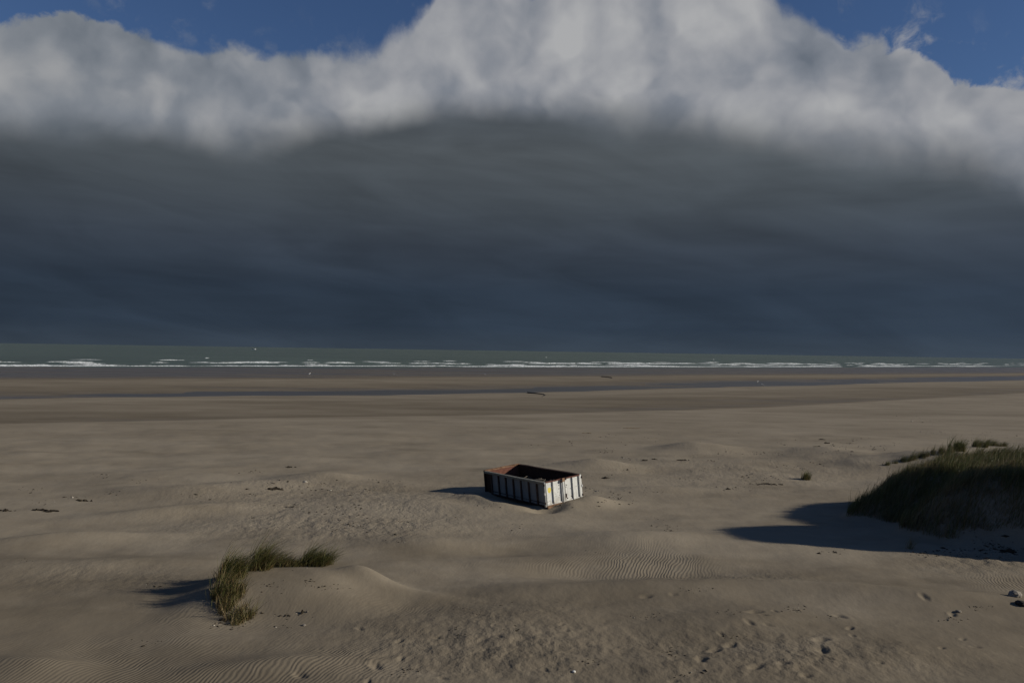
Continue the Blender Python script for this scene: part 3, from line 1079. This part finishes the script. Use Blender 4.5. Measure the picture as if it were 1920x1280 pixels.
# ------------------------------------------------------------------ marram grass
def grass_material():
    m, N = new_mat('marram_grass')
    at = N.n('ShaderNodeAttribute', attribute_name='tint')
    finish(N, at.outputs['Color'], 0.55, 0.3, transl=0.22)
    return m


M_GRASS = grass_material()
GREEN = np.array([[0.082, 0.098, 0.024], [0.058, 0.078, 0.020], [0.125, 0.128, 0.034], [0.105, 0.108, 0.036]])
STRAW = np.array([[0.20, 0.150, 0.065], [0.155, 0.105, 0.045], [0.24, 0.19, 0.095]])


def blades_mesh(name, roots, rng, hgt=(0.45, 0.85), wind=(0.85, 0.1), lean=0.55, straw=0.3, width=0.011, splay=0.35, straw_arr=None):
    n = len(roots)
    stool = 1 + 0.7 * perlin(roots[:, 0] * 0.6 + 3, roots[:, 1] * 0.6) + 0.75 * perlin(roots[:, 0] * 1.7 + 40, roots[:, 1] * 1.7) + 0.6 * perlin(roots[:, 0] * 5 + 7, roots[:, 1] * 5)
    h = rng.uniform(hgt[0] * 0.6, hgt[1] * 1.1, n) * np.clip(stool, 0.35, 1.6) * np.where(rng.random(n) < 0.05, 1.55, 1.0)
    ang = rng.uniform(0, math.tau, n)
    out = np.c_[np.cos(ang), np.sin(ang)] * (rng.random(n) * splay)[:, None]
    bend = np.array(wind)[None] * (lean * rng.uniform(0.4, 1.4, n))[:, None] + rng.normal(0, 0.12, (n, 2))
    side_a = rng.uniform(0, math.tau, n)
    side = np.c_[np.cos(side_a), np.sin(side_a), np.zeros(n)] * (width * rng.uniform(0.7, 1.4, n))[:, None]
    V = np.zeros((n, 8, 3))
    C = np.zeros((n, 8, 3))
    s = rng.random(n) < (straw if straw_arr is None else straw_arr)
    col = np.where(s[:, None], STRAW[rng.integers(0, 3, n)], GREEN[rng.integers(0, 4, n)]) * rng.uniform(0.75, 1.2, n)[:, None]
    for j, (t, w) in enumerate(((0.0, 1.0), (0.4, 0.95), (0.75, 0.7), (1.0, 0.12))):
        xy = (out * t + bend * t * t) * h[:, None]
        droop = 1 - 0.28 * t * np.linalg.norm(bend, axis=1)
        p = np.c_[roots[:, 0] + xy[:, 0], roots[:, 1] + xy[:, 1], roots[:, 2] - 0.04 + h * t * droop]
        V[:, 2 * j] = p - side * w / 2
        V[:, 2 * j + 1] = p + side * w / 2
        k = (STRAW[1] * 0.7) if True else 0
        base_mix = 0.55 * (1 - t) ** 1.5
        cc = col * (1 - base_mix) + k * base_mix
        C[:, 2 * j] = C[:, 2 * j + 1] = cc
    i = np.arange(n)[:, None] * 8
    F = np.concatenate([i + np.array([2 * j, 2 * j + 1, 2 * j + 3, 2 * j + 2]) for j in range(3)], 0)
    return mesh_np(name, V.reshape(-1, 3), F, {'tint': C.reshape(-1, 3)})


def roots_disc(rng, cx, cy, rx, ry, n, ang=0.0, clumps=None):
    """roots gathered into little stools inside an ellipse"""
    k = clumps or max(3, n // 45)
    r = np.sqrt(rng.random(k))
    a = rng.uniform(0, math.tau, k)
    ex, ey = r * np.cos(a) * rx, r * np.sin(a) * ry
    c, s = math.cos(ang), math.sin(ang)
    X, Y = cx + ex * c - ey * s, cy + ex * s + ey * c
    pick = rng.integers(0, k, n)
    x = X[pick] + rng.normal(0, 0.07, n)
    y = Y[pick] + rng.normal(0, 0.07, n)
    z = height(x, y, False)[0]
    return np.c_[x, y, z]


def tuft(label, px, py, rx, ry, n, hgt, group, seed, straw=0.3, lean=0.55, ang=0.0, width=0.011, splay=0.35):
    rng = np.random.default_rng(seed)
    p = on_sand(px, py)
    R_ = roots_disc(rng, p.x, p.y, rx, ry, n, ang)
    o = empty('marram_grass', p)
    tag(o, label, 'grass', group, 'thing')
    R_[:, :] -= np.array(p)
    link('blades', blades_mesh('blades', R_, rng, hgt, straw=straw, lean=lean, width=width, splay=splay), M_GRASS, o)['kind'] = 'stuff'
    dead = R_[rng.random(len(R_)) < 0.25]
    link('dead_stems', blades_mesh('dead_stems', dead, rng, (hgt[0] * 0.3, hgt[1] * 0.45), straw=0.95, lean=lean * 0.5,
                                   width=width, splay=1.1), M_GRASS, o)['kind'] = 'stuff'


G1 = 'grass clumps on the near sand mound'
tuft('dark green grass clump at the top right end of the near sand mound', 590, 1058, 0.55, 0.28, 1500, (0.4, 0.65), G1, 1, 0.12, 0.95)
tuft('low thin grass between the taller clumps on the near sand mound', 537, 1061, 0.5, 0.25, 900, (0.28, 0.45), G1, 2, 0.4, 0.8)
tuft('tall green and straw grass clump at the back of the near sand mound', 487, 1066, 0.42, 0.3, 1300, (0.55, 0.85), G1, 3, 0.38, 0.8)
tuft('dark green grass clump at the top left of the near sand mound', 436, 1080, 0.38, 0.3, 1100, (0.45, 0.72), G1, 4, 0.25, 0.8)
tuft('bushy yellow-green grass clump on the left face of the near sand mound', 428, 1122, 0.42, 0.42, 1050, (0.36, 0.62), G1, 5, 0.5, 0.35)
tuft('straggling brown-green grass at the lower left foot of the near sand mound', 440, 1158, 0.55, 0.4, 520, (0.25, 0.48), G1, 6, 0.6, 0.3, splay=0.9)

G2 = 'small grass tufts on the far sand at the right'
tuft('lone small grass tuft on open sand left of the big grassy dune', 1511, 899, 0.22, 0.2, 500, (0.35, 0.55), G2, 11, 0.25, 0.4)
tuft('rounded dark grass tuft standing highest behind the big grassy dune', 1792, 846, 0.5, 0.4, 900, (0.6, 0.9), G2, 12, 0.1, 0.5, width=0.016)
tuft('low grass tuft just left of the rounded one behind the dune', 1768, 850, 0.8, 0.4, 700, (0.35, 0.55), G2, 13, 0.3, 0.5, width=0.016)
tuft('grass tuft second from the right on the far sand rise', 1836, 838, 0.6, 0.4, 700, (0.5, 0.75), G2, 14, 0.15, 0.7, width=0.018)
tuft('spreading grass tuft farthest right on the far sand rise', 1866, 836, 1.0, 0.5, 700, (0.35, 0.6), G2, 15, 0.25, 0.8, width=0.018)
tuft('long strip of dark grass at the right edge behind the dune crest', 1888, 861, 2.2, 0.8, 2600, (0.5, 0.8), G2, 16, 0.2, 0.7, width=0.016)
tuft('short grass strip on bare sand above the dune slope', 1722, 858, 0.8, 0.4, 500, (0.3, 0.5), G2, 17, 0.3, 0.7, width=0.015)
tuft('thin creeping grass line trailing down the sand left of the dune', 1675, 868, 1.5, 0.35, 600, (0.2, 0.4), G2, 18, 0.3, 0.8, 0.25, width=0.014)


def build_dune_grass():
    rng = np.random.default_rng(77)
    n = 420000
    x = rng.uniform(14.5, 46, n)
    y = rng.uniform(31.0, 46.0, n)
    z = height(x, y, False)[0]
    up = z - 0.15
    clump = fbm(x * 0.9, y * 0.9, 3)
    keep = (up > 0.16 + 0.3 * clump) & (clump > -0.42)
    keep &= ~((x > 18.6) & (up < 0.5 + 0.8 * clump + 0.05 * (x - 18))  & (y < 37))      # bare foot of the dune
    keep &= rng.random(n) < np.clip(0.75 + clump, 0.25, 1)
    x, y, z, clump = x[keep], y[keep], z[keep], clump[keep]
    x = x + rng.normal(0, 0.05, len(x))
    R_ = np.c_[x, y, z]
    c2 = fbm(x * 0.45 + 7, y * 0.45, 3)
    me = blades_mesh('dune_grass', R_, rng, (0.34, 0.58), lean=0.6, width=0.013, straw_arr=np.clip(0.36 + 1.0 * c2, 0.08, 0.8))
    o = link('dune_grass', me, M_GRASS)
    tag(o, 'dense wind-blown marram grass covering the big dune at the right', 'grass', kind='stuff')


build_dune_grass()

# ------------------------------------------------------------------ flotsam on the sand
M_WEED = plain_material('dried_seaweed', (0.020, 0.016, 0.010), (0.055, 0.042, 0.026), 9.0, 0.9)
M_WRACK = plain_material('brown_wrack', (0.10, 0.065, 0.030), (0.15, 0.10, 0.05), 5.0, 0.9)
M_STONE = plain_material('pale_stone', (0.16, 0.14, 0.11), (0.27, 0.24, 0.20), 5.0, 0.85)
M_SHELL = plain_material('white_shell', (0.55, 0.53, 0.48), (0.70, 0.68, 0.62), 9.0, 0.6)
M_LOG = plain_material('wet_log', (0.018, 0.015, 0.012), (0.04, 0.033, 0.026), 3.0, 0.7)


def lump_mesh(name, size, seed, subdiv=1, rag=0.45):
    r = random.Random(seed)
    bm = bmesh.new()
    bmesh.ops.create_icosphere(bm, subdivisions=subdiv, radius=1.0)
    for v in bm.verts:
        k = 1 + r.uniform(-rag, rag)
        v.co = Vector((v.co.x * size[0] * k, v.co.y * size[1] * k, v.co.z * size[2] * k))
    me = bpy.data.meshes.new(name)
    bm.to_mesh(me)
    bm.free()
    return me


def build_litter():
    """the uncountable scraps of weed, shell and twig strewn over the upper beach"""
    rng = np.random.default_rng(21)
    V, F, C = [], [], []
    nv = 0
    oct_v = np.array([[1, 0, 0], [0, 1, 0], [-1, 0, 0], [0, -1, 0], [0, 0, 1], [0, 0, -0.6]], float)
    oct_f = np.array([[0, 1, 4], [1, 2, 4], [2, 3, 4], [3, 0, 4], [1, 0, 5], [2, 1, 5], [3, 2, 5], [0, 3, 5]])
    areas = [(1340, 860, 330, 60, 300, 1.0), (1450, 838, 260, 18, 150, 1.1), (640, 970, 130, 32, 240, 0.8), (300, 925, 320, 32, 150, 1.0),
             (620, 915, 120, 22, 120, 1.0), (1160, 928, 70, 16, 130, 0.9), (1790, 805, 160, 40, 170, 1.2), (1850, 1035, 110, 24, 240, 1.0),
             (980, 1200, 420, 75, 160, 0.55), (1500, 1190, 380, 90, 150, 0.6), (1430, 905, 60, 12, 90, 1.0), (560, 1090, 80, 16, 90, 0.7),
             (470, 1165, 80, 16, 70, 0.7), (1200, 1000, 300, 40, 60, 0.7), (1060, 940, 40, 8, 30, 0.8), (250, 1100, 260, 70, 50, 0.6),
             (1060, 820, 260, 40, 40, 1.2), (900, 980, 200, 40, 60, 0.7)]
    PX, PY, SZ = [], [], []
    for (cx, cy, sx, sy, n, s) in areas:
        k = max(3, n // 12)
        ccx, ccy = rng.normal(cx, sx * 0.6, k), rng.normal(cy, sy * 0.6, k)
        p = rng.integers(0, k, n)
        PX.append(ccx[p] + rng.normal(0, 14, n))
        PY.append(ccy[p] + rng.normal(0, 3.0, n))
        SZ.append(np.full(n, s))
    PX, PY, SZ = map(np.concatenate, (PX, PY, SZ))
    ok = (PY > horizon_y(PX) + 110) & (PY < 1300)
    PX, PY, SZ = PX[ok], PY[ok], SZ[ok]
    hzn = horizon_y(PX)
    Yd = FPX * (CAM_Z - 0.15) / (PY - hzn)
    Xd = (PX - 960) / FPX * Yd
    for _ in range(3):
        z = height(Xd, Yd)[0]
        Yn = FPX * (CAM_Z - z) / (PY - hzn)
        Yd = 0.5 * Yd + 0.5 * Yn
        Xd = (PX - 960) / FPX * Yd
    z = height(Xd, Yd)[0]
    for x, y, zz, s in zip(Xd, Yd, z, SZ):
        a = rng.uniform(0, math.tau)
        ln = rng.lognormal(-3.05, 0.5) * s
        sx, sy, sz = ln, ln * rng.uniform(0.25, 0.8), ln * rng.uniform(0.2, 0.5)
        v = oct_v * rng.uniform(0.6, 1.3, (6, 1)) * np.array([sx, sy, sz])
        c, sn = math.cos(a), math.sin(a)
        v = np.c_[v[:, 0] * c - v[:, 1] * sn + x, v[:, 0] * sn + v[:, 1] * c + y, v[:, 2] + zz + 0.1 * sz]
        V.append(v)
        F.append(oct_f + nv)
        nv += 6
        kind = rng.random()
        col = (0.03, 0.024, 0.016) if kind < 0.62 else ((0.09, 0.072, 0.05) if kind < 0.93 else (0.32, 0.29, 0.24))
        C.append(np.tile(np.array(col) * rng.uniform(0.7, 1.2), (6, 1)))
    me = mesh_np('beach_litter', np.concatenate(V), np.concatenate(F), {'tint': np.concatenate(C)})
    m, N = new_mat('litter')
    finish(N, N.n('ShaderNodeAttribute', attribute_name='tint').outputs['Color'], 0.9, 0.2)
    tag(link('beach_litter', me, m), 'scattered scraps of seaweed, shell and twigs strewn over the sand', 'litter', kind='stuff')


build_litter()


def weed(label, px, py, size, seed, name='seaweed_clump', cat='seaweed', mat=None, n=11, group=None, smin=.10, smax=.30):
    """a flattened clump of strands lying on the sand"""
    p = on_sand(px, py)
    o = empty(name, p)
    tag(o, label, cat, group)
    size = tuple(c * 0.62 for c in size)
    r = random.Random(seed)
    for i in range(n):
        dx, dy = r.gauss(0, size[0] * .42), r.gauss(0, size[1] * .45)
        s = r.uniform(smin, smax)
        me = lump_mesh('strand', (size[0] * s, size[1] * s * 1.2, size[2] * r.uniform(.4, 1)), seed * 31 + i, 2, .6)
        c = link('strand', me, mat or M_WEED, o)
        c.location = (dx, dy, hz(p.x + dx, p.y + dy) - p.z + size[2] * .1)
        c.rotation_euler = (0, 0, r.gauss(0, .25))
    return o


GW = 'dried seaweed clumps on the beach'
weed('long dark seaweed clump lying at the far left of the beach', 85, 958, (1.1, .3, .12), 1, group=GW)
weed('dark seaweed scrap at the left frame edge of the beach', 12, 957, (0.7, .25, .10), 2, group=GW)
weed('dark stringy seaweed clump on the sand ridge left of the container', 516, 917, (1.0, .35, .14), 3, group=GW)
weed('small dark seaweed piece above the ridge left of the container', 543, 876, (0.6, .25, .10), 4, group=GW)
weed('dark seaweed clump on the left beach, between two smaller ones', 160, 939, (0.6, .25, .10), 5, group=GW)
weed('left one of two dark seaweed pieces on sand right of the container', 1208, 863, (0.45, .22, .12), 6, group=GW)
weed('right one of two dark seaweed pieces on sand right of the container', 1226, 861, (0.45, .2, .10), 7, group=GW)
weed('longer dark seaweed strand right of the seaweed pair', 1282, 863, (0.9, .22, .10), 8, group=GW)
weed('dark seaweed lump on the upper right beach', 1550, 831, (0.5, .3, .16), 9, group=GW)
weed('curved dark seaweed strand below the lump on the upper right beach', 1532, 837, (0.6, .2, .08), 10, group=GW)
weed('flat dark seaweed spread on the upper right beach', 1543, 824, (0.8, .4, .06), 11, group=GW)
weed('broad patch of dark weed on sand left of the lone grass tuft', 1440, 908, (1.6, .7, .10), 12, n=24, group=GW, smin=.03, smax=.09)
weed('straight brown line of wrack on smooth sand beyond the container', 1185, 803, (1.9, .25, .06), 13, 'wrack_line', 'wrack', M_WRACK, 14)
weed('small brown wrack scrap left of the straight wrack line', 1100, 812, (1.0, .3, .07), 14, 'wrack_line', 'wrack', M_WRACK, 8)
weed('dark clod on the front slope of the near sand mound', 566, 1150, (.16, .12, .13), 15, 'clod', 'clod', M_WEED, 4)
weed('pale clod just right of the dark one on the near sand mound', 576, 1148, (.12, .1, .12), 16, 'clod', 'clod', M_STONE, 3)


def stone(label, px, py, s, seed, mat, name, cat, group=None):
    p = on_sand(px, py)
    me = lump_mesh(name, (s, s * .8, s * .55), seed, 3, 0.10)
    o = link(name, me, mat, smooth=False)
    o.location = p + Vector((0, 0, s * .2))
    o.rotation_euler = (0, 0, seed)
    tag(o, label, cat, group)


stone('large pale rock lump at the right frame edge of the near sand', 1903, 1117, .24, 1, M_STONE, 'rock', 'rock')
stone('dark rounded rock right below the pale one at the frame edge', 1914, 1133, .17, 2, M_LOG, 'rock', 'rock')
stone('small pale stone on the near sand in front of the big dune', 1797, 1147, .09, 3, M_STONE, 'rock', 'rock')
stone('small white shell on the churned sand at the bottom', 1076, 1260, .055, 5, M_SHELL, 'shell', 'shell')
stone('pale stone among footprints at the bottom right of the mound', 570, 1172, .06, 6, M_STONE, 'rock', 'rock')


def log(label, a, b, rad, seed):
    p, q = on_sand(*a), on_sand(*b)
    o = empty('driftwood_log', p)
    tag(o, label, 'driftwood')
    d = q - p
    r = random.Random(seed)
    nrm = Vector((-d.y, d.x, 0)).normalized() * d.length * .12
    pts = [d * t + nrm * math.sin(t * math.pi) + Vector((0, 0, rad * (.75 - .6 * t))) for t in (0, .2, .45, .7, 1)]
    link('trunk', tube_mesh('trunk', pts, [rad * 1.1, rad, rad * .8, rad * .6, rad * .25], 10), M_LOG, o, smooth=True)
    link('root_stub', tube_mesh('root_stub', [pts[0], pts[0] - d * .06 + Vector((0, 0, rad * 1.6))], [rad * .6, rad * .25], 7), M_LOG, o)
    link('root_stub', tube_mesh('root_stub', [pts[0], pts[0] - d * .12 + nrm * .3 + Vector((0, 0, rad * .4))], [rad * .6, rad * .25], 7), M_LOG, o)


log('dark curved driftwood log on wet sand beside the tidal channel', (990, 737), (1016, 743.5), .15, 1)
log('far thin dark driftwood log on the sandbar beyond the channel', (1128, 706.5), (1146, 709), .15, 2)


# gulls far out on the wet sand
M_GULL = plain_material('white_feathers', (0.70, 0.70, 0.68), (0.60, 0.60, 0.60), 9.0, 0.7)
M_WING = plain_material('grey_feathers', (0.22, 0.23, 0.25), (0.28, 0.29, 0.31), 9.0, 0.7)
M_BILL = plain_material('yellow_bill', (0.55, 0.35, 0.03), (0.5, 0.3, 0.03), 9.0, 0.5)


def gull(label, px, py, yaw, scale=1.25):
    p = on_sand(px, py)
    o = empty('gull', p, (0, 0, yaw))
    o.scale = (scale,) * 3
    tag(o, label, 'gull', 'gulls standing on the wet sand')
    body = [(-.30, 0, .20), (-.2, 0, .22), (-.05, 0, .24), (.1, 0, .28), (.17, 0, .34), (.20, 0, .40), (.24, 0, .43), (.29, 0, .43)]
    link('body', tube_mesh('body', body, [.012, .06, .095, .085, .055, .045, .052, .02], 12), M_GULL, o, smooth=True)
    for s in (-1, 1):
        link('wing', tube_mesh('wing', [(.08, s * .075, .29), (-.1, s * .085, .27), (-.38, s * .03, .22)], [.03, .05, .008], 8), M_WING, o, smooth=True)
        link('leg', tube_mesh('leg', [(-.02, s * .035, .18), (0, s * .035, -.01)], [.012, .01], 6), M_BILL, o)
    link('bill', tube_mesh('bill', [(.28, 0, .43), (.35, 0, .415)], [.016, .004], 6), M_BILL, o)


gull('white gull on the sandbar below the left part of the surf', 580, 702.5, 0.4, 1.5)
gull('white gull on the sandbar below the surf, left of the log', 739, 702.5, 2.6)
gull('small pale gull on the sandbar nearest the frame middle', 910, 703, 3.0, 1.1)
gull('upper white gull of the pair by the tidal channel at the right', 1420, 717, 0.2)
gull('lower white gull of the pair by the tidal channel at the right', 1430, 723, 2.9)


def build_boat():
    q = 5.2
    y = FPX * (CAM_Z - SEA_Z) / q
    x = (476 - 960) / FPX * y
    o = empty('fishing_boat', (x, y, SEA_Z), (0, 0, -0.12))
    tag(o, 'small white fishing boat far out near the horizon', 'boat')
    bm = bmesh.new()
    rows = []
    for t in np.linspace(0, 1, 13):
        w = 2.6 * (1 - max(0, (t - .55) / .45) ** 2.2) + .02
        sheer = 2.7 + 1.4 * t ** 2.5
        xx = -8 + 16.5 * t
        rows.append([bm.verts.new((xx, -w, sheer)), bm.verts.new((xx - .6 * t, -w * .75, .4)), bm.verts.new((xx - 1.2 * t, 0, -.8)),
                     bm.verts.new((xx - .6 * t, w * .75, .4)), bm.verts.new((xx, w, sheer))])
    for a, b in zip(rows, rows[1:]):
        for k in range(4):
            bm.faces.new((a[k], a[k + 1], b[k + 1], b[k]))
        bm.faces.new((a[0], b[0], b[4], a[4]))
    bm.faces.new(rows[0])
    bmesh.ops.recalc_face_normals(bm, faces=bm.faces)
    me = bpy.data.meshes.new('hull')
    bm.to_mesh(me)
    bm.free()
    white = plain_material('white_boat_paint', (0.78, 0.79, 0.80), (0.72, 0.73, 0.74), 0.3, 0.4)
    link('hull', me, white, o)
    link('wheelhouse', box_mesh('wheelhouse', (-5.8, -1.7, 2.75), (-2.4, 1.7, 5.2), 0.2), M_LOG, o)
    link('roof', box_mesh('roof', (-6.1, -1.9, 5.2), (-2.1, 1.9, 5.45), 0.05), white, o)
    link('mast', tube_mesh('mast', [(-4.2, 0, 5.4), (-4.4, 0, 9.0)], [.14, .08], 8), M_LOG, o)


build_boat()
